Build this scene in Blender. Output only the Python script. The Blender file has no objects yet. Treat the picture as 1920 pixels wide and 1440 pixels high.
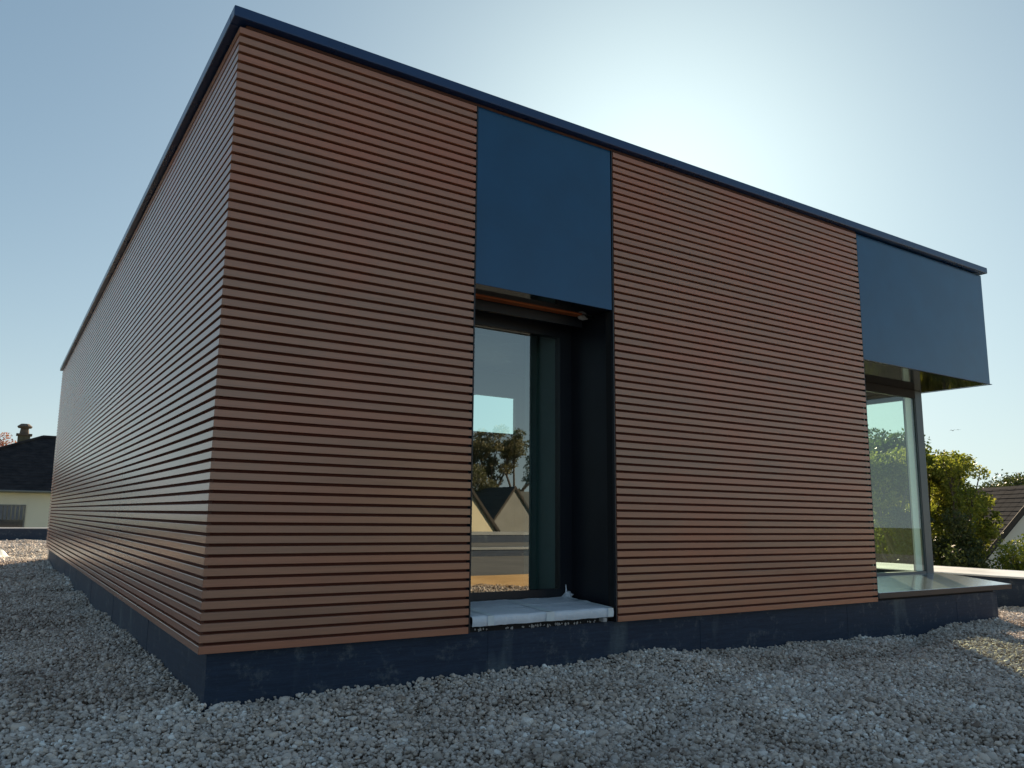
import bpy, bmesh, math, random
import numpy as np
from mathutils import Vector, Matrix, noise as mn

S = bpy.context.scene
C = S.collection
rad = math.radians
random.seed(4); RNG = np.random.default_rng(7)

# ------------------------------------------------------------------ camera
cam = bpy.data.cameras.new('camera'); camo = bpy.data.objects.new('camera', cam); C.objects.link(camo)
CX, CY, CZ = -1.0303, -4.5874, 0.7723
yaw, pit, rol = 0.5583, 0.1514, 0.0138
fw = Vector((math.sin(yaw)*math.cos(pit), math.cos(yaw)*math.cos(pit), math.sin(pit)))
r0 = Vector((math.cos(yaw), -math.sin(yaw), 0)); u0 = r0.cross(fw)
rt = r0*math.cos(rol) + u0*math.sin(rol); up = -r0*math.sin(rol) + u0*math.cos(rol)
m = Matrix((rt, up, -fw)).transposed().to_4x4(); m.translation = (CX, CY, CZ)
camo.matrix_world = m
cam.sensor_width = 36; cam.lens = 1459.7/1920*36
cam.shift_x = (960-910.2)/1920; cam.shift_y = (745.4-720)/1920
cam.clip_start = 0.05; cam.clip_end = 3000
S.camera = camo
S.render.resolution_x = 1024; S.render.resolution_y = 768

# ------------------------------------------------------------------ light
SUN_AZ, SUN_EL = 44.5, 23.5          # azimuth from +Y towards +X
w = bpy.data.worlds.new('World'); S.world = w; w.use_nodes = True
nt = w.node_tree; bgn = nt.nodes['Background']
sky = nt.nodes.new('ShaderNodeTexSky'); sky.sky_type = 'NISHITA'; sky.sun_disc = False
sky.sun_elevation = rad(SUN_EL); sky.sun_rotation = rad(SUN_AZ)
sky.air_density = 1.0; sky.dust_density = 1.5; sky.ozone_density = 1.3; sky.altitude = 100
gm_ = nt.nodes.new('ShaderNodeGamma'); gm_.inputs[1].default_value = .53          # soft highlight roll-off of the sky, everywhere alike
tn_ = nt.nodes.new('ShaderNodeMix'); tn_.data_type = 'RGBA'; tn_.blend_type = 'MULTIPLY'; tn_.inputs[0].default_value = 1; tn_.inputs[7].default_value = (.76, 1.0, 1.12, 1)
nt.links.new(sky.outputs[0], gm_.inputs[0]); nt.links.new(gm_.outputs[0], tn_.inputs[6]); # pale haze band all round the horizon
tc_ = nt.nodes.new('ShaderNodeTexCoord'); sx_ = nt.nodes.new('ShaderNodeSeparateXYZ'); nt.links.new(tc_.outputs['Generated'], sx_.inputs[0])
def mth(op, a, b=None):
    q = nt.nodes.new('ShaderNodeMath'); q.operation = op
    for i_, v_ in enumerate((a, b)):
        if v_ is None: continue
        if isinstance(v_, (int, float)): q.inputs[i_].default_value = v_
        else: nt.links.new(v_, q.inputs[i_])
    return q.outputs[0]
hz = mth('MULTIPLY', mth('EXPONENT', mth('MULTIPLY', mth('ABSOLUTE', sx_.outputs[2]), -6.5)), .80)
hm = nt.nodes.new('ShaderNodeMix'); hm.data_type = 'RGBA'; hm.inputs[7].default_value = (3.9, 4.6, 4.75, 1)
nt.links.new(hz, hm.inputs[0]); nt.links.new(tn_.outputs[2], hm.inputs[6]); nt.links.new(hm.outputs[2], bgn.inputs[0]); bgn.inputs[1].default_value = 0.076
sl = bpy.data.lights.new('sun', 'SUN'); sl.energy = 4.0; sl.angle = rad(0.5); sl.color = (1, .79, .54)
so = bpy.data.objects.new('sun', sl); C.objects.link(so)
sd = Vector((math.sin(rad(SUN_AZ))*math.cos(rad(SUN_EL)), math.cos(rad(SUN_AZ))*math.cos(rad(SUN_EL)), math.sin(rad(SUN_EL))))
so.rotation_euler = sd.to_track_quat('Z', 'Y').to_euler()
S.view_settings.view_transform = 'Standard'; S.view_settings.look = 'None'
S.view_settings.exposure = 1.42; S.view_settings.gamma = 1; S.view_settings.use_curve_mapping = False
S.cycles.max_bounces = 10; S.cycles.transparent_max_bounces = 24

# ------------------------------------------------------------------ helpers
def tag(o, label=None, cat=None, group=None, kind=None):
    if label: o['label'] = label
    if cat: o['category'] = cat
    if group: o['group'] = group
    if kind: o['kind'] = kind
    return o
def empty(name, loc=(0, 0, 0)):
    o = bpy.data.objects.new(name, None); C.objects.link(o); o.location = loc; o.empty_display_size = .3
    return o
def link(name, me, mat=None, parent=None, loc=None, smooth=False):
    if mat is not None and len(me.materials) == 0: me.materials.append(mat)
    o = bpy.data.objects.new(name, me); C.objects.link(o)
    if parent is not None:
        o.parent = parent
        px, py, pz = parent_world(parent)
        l = loc or (0, 0, 0)
        o.location = (l[0]-px, l[1]-py, l[2]-pz)
    elif loc: o.location = loc
    if smooth:
        for p in me.polygons: p.use_smooth = True
    return o
def parent_world(p):
    x = y = z = 0
    while p is not None:
        x += p.location[0]; y += p.location[1]; z += p.location[2]; p = p.parent
    return x, y, z
class MB:
    """collects shapes, builds ONE mesh object"""
    def __init__(s): s.v = []; s.f = []
    def add(s, vs, fs):
        n = len(s.v); s.v += [tuple(v) for v in vs]; s.f += [tuple(i+n for i in f) for f in fs]; return s
    def box(s, x0, x1, y0, y1, z0, z1):
        vs = [(x, y, z) for z in (z0, z1) for y in (y0, y1) for x in (x0, x1)]
        return s.add(vs, [(0, 2, 3, 1), (4, 5, 7, 6), (0, 1, 5, 4), (2, 6, 7, 3), (0, 4, 6, 2), (1, 3, 7, 5)])
    def bar(s, a, b, r, n=6, r2=None):
        a = Vector(a); b = Vector(b); r2 = r if r2 is None else r2
        d = (b-a).normalized(); t = Vector((0, 0, 1)) if abs(d.z) < .9 else Vector((1, 0, 0))
        e1 = d.cross(t).normalized(); e2 = d.cross(e1)
        vs = []
        for p, q in ((a, r), (b, r2)):
            for k in range(n):
                an = 2*math.pi*k/n; vs.append(p+(e1*math.cos(an)+e2*math.sin(an))*q)
        fs = [(k, (k+1) % n, n+(k+1) % n, n+k) for k in range(n)]+[tuple(range(n))[::-1], tuple(range(n, 2*n))]
        return s.add(vs, fs)
    def prism(s, poly, a, b):
        """poly in 3D points list at side a -> moved by vector b-a"""
        n = len(poly); d = Vector(b)-Vector(a)
        vs = [Vector(p) for p in poly]+[Vector(p)+d for p in poly]
        fs = [(k, (k+1) % n, n+(k+1) % n, n+k) for k in range(n)]+[tuple(range(n))[::-1], tuple(range(n, 2*n))]
        return s.add(vs, fs)
    def mesh(s, name):
        me = bpy.data.meshes.new(name); me.from_pydata(s.v, [], s.f); me.update()
        bm = bmesh.new(); bm.from_mesh(me); bmesh.ops.recalc_face_normals(bm, faces=bm.faces); bm.to_mesh(me); bm.free()
        return me
    def build(s, name, mat, parent=None, loc=None, bevel=0, seg=2, smooth=False):
        me = s.mesh(name)
        if bevel:
            bm = bmesh.new(); bm.from_mesh(me)
            bmesh.ops.bevel(bm, geom=bm.edges[:], offset=bevel, segments=seg, profile=.5, affect='EDGES', clamp_overlap=True)
            bm.to_mesh(me); bm.free()
        return link(name, me, mat, parent, loc, smooth)

# ------------------------------------------------------------------ materials
def mat(name, col=(.5, .5, .5), rough=.6, metal=0., spec=.5, coat=0.):
    mt = bpy.data.materials.new(name); mt.use_nodes = True
    b = mt.node_tree.nodes['Principled BSDF']
    b.inputs['Base Color'].default_value = (*col, 1); b.inputs['Roughness'].default_value = rough
    b.inputs['Metallic'].default_value = metal; b.inputs['Specular IOR Level'].default_value = spec
    b.inputs['Coat Weight'].default_value = coat
    return mt
class NT:
    def __init__(s, mt): s.t = mt.node_tree; s.b = s.t.nodes.get('Principled BSDF')
    def n(s, ty, **kw):
        x = s.t.nodes.new(ty)
        for k, v in kw.items(): setattr(x, k, v)
        return x
    def l(s, a, b): s.t.links.new(a, b)
    def coords(s, scale=(1, 1, 1), kind='Object', rand=False):
        tc = s.n('ShaderNodeTexCoord'); mp = s.n('ShaderNodeMapping'); mp.inputs['Scale'].default_value = scale
        src = tc.outputs[kind]
        if rand:
            oi = s.n('ShaderNodeObjectInfo'); mu = s.n('ShaderNodeMath', operation='MULTIPLY'); mu.inputs[1].default_value = 57.
            s.l(oi.outputs['Random'], mu.inputs[0]); ad = s.n('ShaderNodeVectorMath', operation='ADD')
            s.l(src, ad.inputs[0]); s.l(mu.outputs[0], ad.inputs[1]); src = ad.outputs[0]
        s.l(src, mp.inputs['Vector']); return mp.outputs[0]
    def noise(s, vec, scale=5, detail=4, rough=.55):
        x = s.n('ShaderNodeTexNoise'); x.inputs['Scale'].default_value = scale; x.inputs['Detail'].default_value = detail
        x.inputs['Roughness'].default_value = rough
        if vec is not None: s.l(vec, x.inputs['Vector'])
        return x.outputs['Fac']
    def ramp(s, fac, stops):
        x = s.n('ShaderNodeValToRGB'); cr = x.color_ramp
        while len(cr.elements) < len(stops): cr.elements.new(.5)
        for e, (p, c) in zip(cr.elements, stops):
            e.position = p; e.color = (*c, 1) if len(c) == 3 else c
        s.l(fac, x.inputs['Fac']); return x.outputs['Color']
    def mix(s, fac, a, b, mode='MIX'):
        x = s.n('ShaderNodeMix', data_type='RGBA', blend_type=mode)
        for i, v in ((0, fac), (6, a), (7, b)):
            if isinstance(v, (int, float)): x.inputs[i].default_value = v
            elif isinstance(v, tuple): x.inputs[i].default_value = (*v, 1)
            else: s.l(v, x.inputs[i])
        return x.outputs[2]
    def bump(s, h, strength=.3, dist=.01):
        x = s.n('ShaderNodeBump'); x.inputs['Strength'].default_value = strength; x.inputs['Distance'].default_value = dist
        s.l(h, x.inputs['Height']); s.l(x.outputs[0], s.b.inputs['Normal'])
    def rough(s, fac, lo, hi):
        x = s.n('ShaderNodeMapRange'); x.inputs[3].default_value = lo; x.inputs[4].default_value = hi
        s.l(fac, x.inputs[0]); s.l(x.outputs[0], s.b.inputs['Roughness'])

def mottled(name, c1, c2, scale=3, rough=.7, bump=.2, bscale=60, dist=.004, kind='Object', stretch=(1, 1, 1), spec=.5):
    mt = mat(name, c1, rough, spec=spec); k = NT(mt); v = k.coords(stretch, kind)
    k.l(k.ramp(k.noise(v, scale, 6), [(.3, c1), (.7, c2)]), k.b.inputs['Base Color'])
    if bump: k.bump(k.noise(v, bscale, 3), bump, dist)
    return mt

def slat_material():
    mt = mat('slat_composite_wood', rough=.5, spec=.6); k = NT(mt)
    v = k.coords((1, 1, 1), rand=True)
    vl = k.coords((1.1, 1.1, 25), rand=True)
    oi = k.n('ShaderNodeObjectInfo')
    base = k.ramp(oi.outputs['Random'], [(0, (.385, .180, .112)), (.35, (.39, .196, .126)), (.65, (.355, .188, .124)), (1, (.41, .172, .104))])
    tone = k.ramp(k.noise(vl, 1.3, 3), [(.3, (.90, .91, .92)), (.7, (1.08, 1.06, 1.04))])
    c = k.mix(1., base, tone, 'MULTIPLY')
    gr = k.noise(k.coords((5, 5, 160), rand=True), 1.0, 5, .7)
    c = k.mix(1., c, k.ramp(gr, [(.35, (.93, .93, .93)), (.65, (1.06, 1.06, 1.06))]), 'MULTIPLY')
    # pale dust film with patches of its own
    wv = k.coords((1, 1, 1), 'Object'); geo = k.n('ShaderNodeNewGeometry')
    dn = k.noise(geo.outputs['Position'], 1.1, 4)
    c = k.mix(k.ramp(dn, [(.45, (0, 0, 0)), (.75, (.22, .22, .22))]), c, (.36, .235, .16))
    rn = k.noise(geo.outputs['Position'], .8, 3)
    c = k.mix(k.ramp(rn, [(.48, (0, 0, 0)), (.66, (.5, .5, .5))]), c, (.44, .150, .085))
    k.l(c, k.b.inputs['Base Color'])
    k.rough(gr, .16, .28); k.bump(gr, .05, .0008)
    return mt
def membrane_material():
    mt = mat('bitumen_membrane', (.02, .03, .05), .62, spec=.4); k = NT(mt)
    geo = k.n('ShaderNodeNewGeometry'); P = geo.outputs['Position']
    def st(sc):
        mp = k.n('ShaderNodeMapping'); mp.inputs['Scale'].default_value = sc; k.l(P, mp.inputs['Vector']); return mp.outputs[0]
    c = k.ramp(k.noise(st((1.5, 1.5, 30)), 2, 6, .7), [(.3, (.008, .020, .046)), (.7, (.020, .041, .082))])
    streak = k.ramp(k.noise(st((1.7, 1.7, .5)), 1.6, 4), [(.58, (0, 0, 0)), (.74, (.7, .7, .7))])
    c = k.mix(streak, c, (.13, .17, .19))
    splash = k.ramp(k.noise(st((1, 1, 1)), 9, 8, .75), [(.55, (0, 0, 0)), (.70, (.6, .6, .6))])
    c = k.mix(splash, c, (.15, .17, .18))
    fine = k.ramp(k.noise(st((6, 6, 70)), 4, 4, .8), [(.35, (.7, .7, .7)), (.7, (1.3, 1.3, 1.3))])
    c = k.mix(1., c, fine, 'MULTIPLY')
    k.l(c, k.b.inputs['Base Color']); k.bump(k.noise(st((20, 20, 60)), 6, 4, .7), .5, .002)
    return mt
def panel_material(name, col, rough):
    mt = mat(name, col, rough, spec=.6, coat=.0); k = NT(mt)
    n = k.noise(k.coords((1, 1, 1)), 2.2, 5); k.rough(n, rough*.7, rough*1.5)
    k.l(k.ramp(n, [(.3, tuple(c*.9 for c in col)), (.7, tuple(c*1.12 for c in col))]), k.b.inputs['Base Color'])
    k.bump(k.noise(k.coords((.6, .6, .6)), 1.5, 2), .12, .01)
    return mt
def glass_material(name, tint, ior):
    mt = bpy.data.materials.new(name); mt.use_nodes = True; t = mt.node_tree; t.nodes.clear()
    out = t.nodes.new('ShaderNodeOutputMaterial'); mx = t.nodes.new('ShaderNodeMixShader')
    tr = t.nodes.new('ShaderNodeBsdfTransparent'); tr.inputs[0].default_value = (*tint, 1)
    gl = t.nodes.new('ShaderNodeBsdfGlossy'); gl.inputs['Roughness'].default_value = .003; gl.inputs[0].default_value = (.93, .98, .96, 1)
    fr = t.nodes.new('ShaderNodeFresnel'); fr.inputs['IOR'].default_value = ior
    ge = t.nodes.new('ShaderNodeNewGeometry'); sb = t.nodes.new('ShaderNodeMath'); sb.operation = 'SUBTRACT'; sb.inputs[0].default_value = 1
    t.links.new(ge.outputs['Backfacing'], sb.inputs[1]); mu = t.nodes.new('ShaderNodeMath'); mu.operation = 'MULTIPLY'
    t.links.new(fr.outputs[0], mu.inputs[0]); t.links.new(sb.outputs[0], mu.inputs[1])
    t.links.new(mu.outputs[0], mx.inputs[0]); t.links.new(tr.outputs[0], mx.inputs[1]); t.links.new(gl.outputs[0], mx.inputs[2])
    t.links.new(mx.outputs[0], out.inputs[0]); return mt
def attr_ramp_material(name, stops, rough=.8, atype='INSTANCER', aname='rnd', transl=0., bump=0):
    mt = mat(name, rough=rough, spec=.3); k = NT(mt)
    a = k.n('ShaderNodeAttribute', attribute_type=atype, attribute_name=aname)
    c = k.ramp(a.outputs['Fac'], stops); k.l(c, k.b.inputs['Base Color'])
    if bump:
        nz = k.noise(k.coords((1, 1, 1)), 60, 4); k.bump(nz, bump, .002)
    if transl:
        tl = k.n('ShaderNodeBsdfTranslucent'); k.l(k.mix(1., c, (1.5, 1.6, .9), 'MULTIPLY'), tl.inputs[0])
        mx = k.n('ShaderNodeMixShader'); mx.inputs[0].default_value = transl
        out = k.t.nodes['Material Output']; k.l(k.b.outputs[0], mx.inputs[1]); k.l(tl.outputs[0], mx.inputs[2]); k.l(mx.outputs[0], out.inputs[0])
    return mt

M = {}
M['slat'] = slat_material()
M['membrane'] = membrane_material()
M['tongue'] = mottled('shade_toned_rebate', (.080, .024, .016), (.115, .036, .024), 2, .8, .1, spec=.2)  # slat tongue coloured darker than the slats to paint the gap shade
M['black'] = mottled('black_breather_foil', (.006, .006, .007), (.012, .011, .012), 4, .8, .2)
M['blue'] = panel_material('anthracite_blue_sheet', (.003, .060, .150), .11)
M['cap'] = panel_material('anthracite_cap_sheet', (.006, .034, .115), .26)
M['soffit'] = panel_material('gloss_soffit_sheet', (.012, .012, .014), .05)
M['soffit'].node_tree.nodes['Principled BSDF'].inputs['IOR'].default_value = 2.3
M['frame'] = panel_material('grey_window_aluminium', (.045, .062, .075), .35)
M['darkframe'] = mottled('black_window_aluminium', (.006, .008, .014), (.010, .013, .02), 3, .45, .05)
M['sill'] = mottled('grey_sill_sheet', (.50, .50, .52), (.58, .58, .60), 2, .16, 0); M['sill'].node_tree.nodes['Principled BSDF'].inputs['Metallic'].default_value = .8
M['glass'] = glass_material('solar_glass', (.72, .86, .85), 3.2)
M['glass2'] = glass_material('clear_corner_glass', (.93, .99, .95), 1.9)
M['plaster'] = mottled('white_plaster', (.5, .5, .48), (.58, .57, .55), 2, .9, .1)
M['greyplaster'] = mottled('grey_room_plaster', (.42, .56, .56), (.48, .62, .62), 2, .9, .1)
M['concrete'] = mottled('floor_screed', (.12, .12, .115), (.18, .175, .165), 2, .8, .2)

# ------------------------------------------------------------------ ground height (gently raked gravel)
def vnoise(x, y, sc, seed):
    r = np.random.default_rng(seed); g = r.random((64, 64))
    X = np.asarray(x)*sc+500; Y = np.asarray(y)*sc+500
    i = np.floor(X).astype(int); j = np.floor(Y).astype(int); fx = X-i; fy = Y-j
    fx = fx*fx*(3-2*fx); fy = fy*fy*(3-2*fy)
    g00 = g[i % 64, j % 64]; g10 = g[(i+1) % 64, j % 64]; g01 = g[i % 64, (j+1) % 64]; g11 = g[(i+1) % 64, (j+1) % 64]
    return (g00*(1-fx)+g10*fx)*(1-fy)+(g01*(1-fx)+g11*fx)*fy
def gh(x, y):
    x = np.asarray(x, float); y = np.asarray(y, float)
    h = (vnoise(x, y, .9, 1)-.5)*.085+(vnoise(x, y, 2.3, 2)-.5)*.045+(vnoise(x, y, 5.5, 3)-.5)*.022
    # walked-in trough running across the foreground
    t = (y+1.35-.28*(x-2.0)+.25*np.sin(x*1.3))
    h -= .06*np.exp(-(t/.13)**2)*np.clip((x-.6)/1.5, 0, 1)
    h *= np.clip((np.hypot(x-CX, y-CY)-.2)/1.5, .3, 1)
    return -.324+h

# ================================================================== SETTING
# far ground (gardens below the roof)
gm = mottled('garden_grass', (.075, .105, .022), (.14, .16, .04), .35, .95, .5, 9, .08)
g = MB(); g.add([(-600, -600, -3.9), (600, -600, -3.9), (600, 600, -3.9), (-600, 600, -3.9)], [(0, 1, 2, 3)])
tag(g.build('ground', gm), kind='structure')

# roof deck: gravel bed with real undulation
RX0, RX1, RY0, RY1 = -12., 10.4, -5.06, 28.5
gravel_bed = mat('gravel_bed', rough=.95, spec=.2); k = NT(gravel_bed); geo = k.n('ShaderNodeNewGeometry')
vo = k.n('ShaderNodeTexVoronoi'); vo.inputs['Scale'].default_value = 34; k.l(geo.outputs['Position'], vo.inputs['Vector'])
sp = k.n('ShaderNodeSeparateColor'); k.l(vo.outputs['Color'], sp.inputs[0])
cst = k.ramp(sp.outputs[0], [(0, (.18, .13, .09)), (.4, (.34, .26, .19)), (.8, (.44, .35, .27)), (1, (.6, .5, .4))])
edge = k.ramp(vo.outputs['Distance'], [(.45, (1, 1, 1)), (.75, (.28, .26, .25))])
k.l(k.mix(1., cst, edge, 'MULTIPLY'), k.b.inputs['Base Color'])
inv = k.n('ShaderNodeMath', operation='SUBTRACT'); inv.inputs[0].default_value = 1; k.l(vo.outputs['Distance'], inv.inputs[1]); k.bump(inv.outputs[0], 1., .02)
xs = np.concatenate([np.arange(RX0, -4, .5), np.arange(-4, RX1-.01, .1), [RX1]])
ys = np.concatenate([np.arange(RY0, 4, .1), np.arange(4, RY1-.01, .35), [RY1]])
XX, YY = np.meshgrid(xs, ys); ZZ = gh(XX, YY)-.012
nx, ny = len(xs), len(ys)
vv = np.stack([XX.ravel(), YY.ravel(), ZZ.ravel()], 1)
I, J = np.meshgrid(np.arange(nx-1), np.arange(ny-1)); b0 = (J*nx+I).ravel()
ff = np.stack([b0, b0+1, b0+nx+1, b0+nx], 1)
me = bpy.data.meshes.new('gravel_roof'); me.from_pydata(vv.tolist(), [], ff.tolist()); me.materials.append(gravel_bed)
tag(link('gravel_roof', me, smooth=True), kind='structure')

# lower storey carrying the roof
lw = MB(); lw.box(-12.3, 11.95, -5.0, 29.0, -3.88, -.46); lw.box(-12.3, 26, -23.3, -5.001, -3.88, -.46)
tag(lw.build('lower_building', mottled('lower_wall_render', (.5, .48, .43), (.56, .54, .5), 1, .9, .1)),
    'low pale rendered storey whose flat gravel roof carries the timber clad pavilion', 'building')

# dark membrane roof beyond the timber kerb (behind the camera, seen mirrored in the door glass)
mr = MB(); mr.box(-12, 25.8, -23, -5.10, -.455, -.34)
tag(mr.build('roof_membrane', mottled('grey_roof_membrane', (.16, .155, .14), (.24, .23, .21), .6, .8, .2)), kind='structure')

# ------------------------------------------------------------------ parapets
coping = panel_material('pale_coping_sheet', (.62, .63, .64), .3)
zinc = panel_material('zinc_coping_sheet', (.22, .24, .25), .4)
def parapet(label, face, cop, name='parapet_wall', cm=None):
    p = empty(name, ((face[0]+face[1])/2, (face[2]+face[3])/2, face[4]))
    MB().box(*face).build('upstand', M['membrane'], p)
    MB().box(*cop).build('coping', cm or coping, p, bevel=.006)
    return tag(p, label, 'parapet')
parapet('low dark parapet with wide white coping along the right edge of the gravel roof', (10.42, 11.90, -5, 28.1, -.45, .06), (10.38, 11.93, -5, 28.05, .062, .086))
parapet('low dark parapet with thin white coping at the far left end of the roof', (-12, 11.9, 28.5, 28.85, -.45, .10), (-12.02, 11.92, 28.46, 28.9, .102, .14))
parapet('dark parapet with pale coping behind the camera, mirrored in the door glass', (-12, 25.5, -13.4, -13.1, -.34, -.16), (-12, 25.5, -13.44, -13.06, -.158, -.09), cm=zinc)
parapet('outermost dark parapet with pale coping on the roof edge behind the camera', (-12, 25.9, -23.2, -22.9, -.45, -.02), (-12, 25.9, -23.24, -22.86, -.018, .12), cm=zinc)
parapet('long dark parapet with pale coping along the outer left roof edge', (-12.3, -12.04, -23, 28.4, -.45, .10), (-12.33, -12.0, -23, 28.4, .102, .14))

# timber kerb lying behind camera (mirrored in the door)
wood = mottled('pale_spruce', (.42, .27, .12), (.60, .42, .22), 1.5, .7, .3, 20, .003, stretch=(1, 6, 14))
kb = MB(); kb.box(3.2, 10.3, -5.09, -5.045, -.36, -.165)
tag(kb.build('timber_board', wood, bevel=.003), 'long pale spruce board edging the gravel, mirrored low in the door glass', 'board')

# ================================================================== PAVILION
B = empty('pavilion', (0, 0, -.3))
tag(B, 'single storey flat roofed pavilion clad in horizontal brown slats with dark blue sheet panels', 'building')
ZT = 3.765; NS = 63; P = .06
X1, X2, X3 = 1.73, 3.038, 6.403
DB = .034    # slat depth

def slat_mesh(name, L, mitreA, mitreB, axis, e0=.0275, e1=.03):
    """length L along axis ('x' front or 'y' left); outward is -y or -x. d = depth behind face"""
    prof = [(.0, .0012), (.0012, .0), (DB, .0), (DB, .0435), (.012, .0428), (.0026, .0414), (.0, .0388)]
    mb = MB(); n = len(prof)
    def pt(s, d, z): return (s, d, z) if axis == 'x' else (d, s, z)
    a = [pt((d+.0006) if mitreA else .004, d, z) for d, z in prof]
    b = [pt(L-((d+.0006) if mitreB else .004), d, z) for d, z in prof]
    fs = [(i, (i+1) % n, n+(i+1) % n, n+i) for i in range(n)]+[tuple(range(n))[::-1], tuple(range(n, 2*n))]
    mb.add(a+b, fs)
    nf = len(mb.f)
    # rebate tongue that closes the gap, stopping short of the board ends
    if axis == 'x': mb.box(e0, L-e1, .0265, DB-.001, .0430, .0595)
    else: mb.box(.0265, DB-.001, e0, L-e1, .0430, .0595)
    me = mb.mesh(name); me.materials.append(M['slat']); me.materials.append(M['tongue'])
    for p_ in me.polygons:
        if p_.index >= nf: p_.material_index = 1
    return me
def slat_run(me, ox, oy, rows):
    for i in rows:
        jx = random.uniform(-.0012, .0012)
        o = link('slat', me, None, B, (ox + (0 if me['ax'] == 'x' else 0)+(0 if ox == 0 else jx), oy, i*P))
s1 = slat_mesh('slat', X1, True, False, 'x', .0275, .012); s1['ax'] = 'x'
s2 = slat_mesh('slat', X3-X2, False, False, 'x', .004, .05); s2['ax'] = 'x'
bay = 3.63
s3 = slat_mesh('slat', bay, True, False, 'y'); s3['ax'] = 'y'
s4 = slat_mesh('slat', bay, False, False, 'y', .05, .05); s4['ax'] = 'y'
slat_run(s1, 0, 0, range(NS)); slat_run(s2, X2, 0, range(NS))
slat_run(s3, 0, 0, range(NS)); slat_run(s4, 0, bay, range(NS))
slat_run(s4, 0, 2*bay, range(48))
# the remaining, farthest slats: one joined part
rest = MB(); src = [(tuple(v.co), ) for v in s4.vertices]; fc = [tuple(p.vertices) for p in s4.polygons]
for by, rows in ((2*bay, range(48, NS)), (3*bay, range(NS))):
    for i in rows: rest.add([(v[0][0], v[0][1]+by, v[0][2]+i*P) for v in src], fc)
ro_ = tag(rest.build('slat_field', M['slat'], B), kind='stuff')
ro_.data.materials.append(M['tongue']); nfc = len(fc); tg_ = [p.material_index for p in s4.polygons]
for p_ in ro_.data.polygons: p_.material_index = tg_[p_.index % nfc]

# backing foil / carcass (butted pieces)
bk = MB()
bk.box(.036, X1+.02, .036, .10, 0, 3.78)               # front left
bk.box(X2-.006, X3+.01, .036, .10, 0, 3.78)            # front right
bk.box(.036, .10, .102, 14.50, 0, 3.78)                # left side
bk.build('cladding_backing', M['black'], B)
# thin folded edge trims at the openings
for a_, b_, z_ in ((X1+.001, X1+.012, 0), (X2-.012, X2-.001, 0), (X3+.001, X3+.010, .03)):
    MB().box(a_, b_, .004, .029, z_, 3.77).build('edge_trim', M['darkframe'], B)
# left edge insect mesh bracket bits in the shadow gap under the roof trim
# roof: slab + trims
MB().box(.05, 8.95, .05, 14.45, 3.785, 3.84).build('roof', M['membrane'], B)
def trim(name, x0, x1, y0, y1):
    MB().box(x0, x1, y0, y1, 3.790, 3.862).build(name, M['cap'], B, bevel=.007, seg=3)
trim('roof_trim', -.05, 9.02, -.05, .045)
trim('roof_trim', -.05, .045, .047, 14.56)
trim('roof_trim', 8.955, 9.02, .047, 14.56)
# timber batten peeping out of the shadow gap
MB().box(.04, 6.40, .006, .028, 3.767, 3.786).build('batten', mottled('red_brown_batten', (.10, .035, .02), (.06, .02, .013), 8, .8), B)

# plinth with lapped membrane sheets
MB().box(.075, 8.815, .075, 14.44, -.44, -.004).build('plinth', M['black'], B)
def lap(x0, x1, y0, y1): MB().box(x0, x1, y0, y1, -.44, -.002).build('membrane_sheet', M['membrane'], B)
e = [.06, 1.02, 1.92, 2.90, 3.98, 5.02, 5.98, 7.02, 7.95, 8.83]
for i in range(len(e)-1): lap(e[i]+.0001, e[i+1]-.0001, .060+(i % 2)*.002, .0745)
e = [.0605, 1.02, 1.98, 3.0, 4.0, 5.0, 6.0, 7.0, 8.0, 9.0, 10.0, 11.0, 12.0, 13.0, 14.45]
for i in range(len(e)-1): lap(.060+(i % 2)*.002, .0745, e[i]+.0155 if i == 0 else e[i]+.0001, e[i+1]-.0001)
for i in range(14): lap(8.8155, 8.83-(i % 2)*.004, .076+i*1.026, .076+(i+1)*1.026-.001)

# dark blue sheet panel over the door
MB().box(X1+.016, X2-.016, .010, .028, 2.416, 3.772).build('fascia_panel', M['blue'], B, bevel=.002)
# soffit over the recess, with a slot showing the timber
sf = MB(); sf.box(X1+.02, X2+.01, .030, .255, 2.42, 2.45); sf.box(X1+.02, X2+.01, .335, .57, 2.425, 2.46)
sf.build('soffit', M['soffit'], B)
orange = mottled('orange_timber', (.38, .085, .02), (.50, .13, .03), 4, .6, .2, stretch=(1, 5, 5))
MB().box(X1+.02, X2-.12, .257, .333, 2.412, 2.45).build('timber_strip', orange, B)
# foam scrap at the slot end
def blob(mb, c, r, seed, squash=(1, 1, 1), sub=1):
    bm = bmesh.new(); bmesh.ops.create_icosphere(bm, subdivisions=sub, radius=1)
    vs = []
    for v in bm.verts:
        q = 1+.45*mn.noise(v.co*1.7+Vector((seed, seed*.7, 0)))
        vs.append((c[0]+v.co.x*r*q*squash[0], c[1]+v.co.y*r*q*squash[1], c[2]+v.co.z*r*q*squash[2]))
    fs = [tuple(v.index for v in f.verts) for f in bm.faces]; bm.free(); mb.add(vs, fs)
foam = mottled('pale_foam', (.35, .33, .33), (.5, .48, .47), 30, .9, .3)
fo = MB(); blob(fo, (2.955, .30, 2.405), .035, 3, (1.3, .6, .6), 2); blob(fo, (3.0, .33, 2.412), .02, 5, (2, .6, .5), 2); fo.build('foam_scrap', foam, B)

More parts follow.
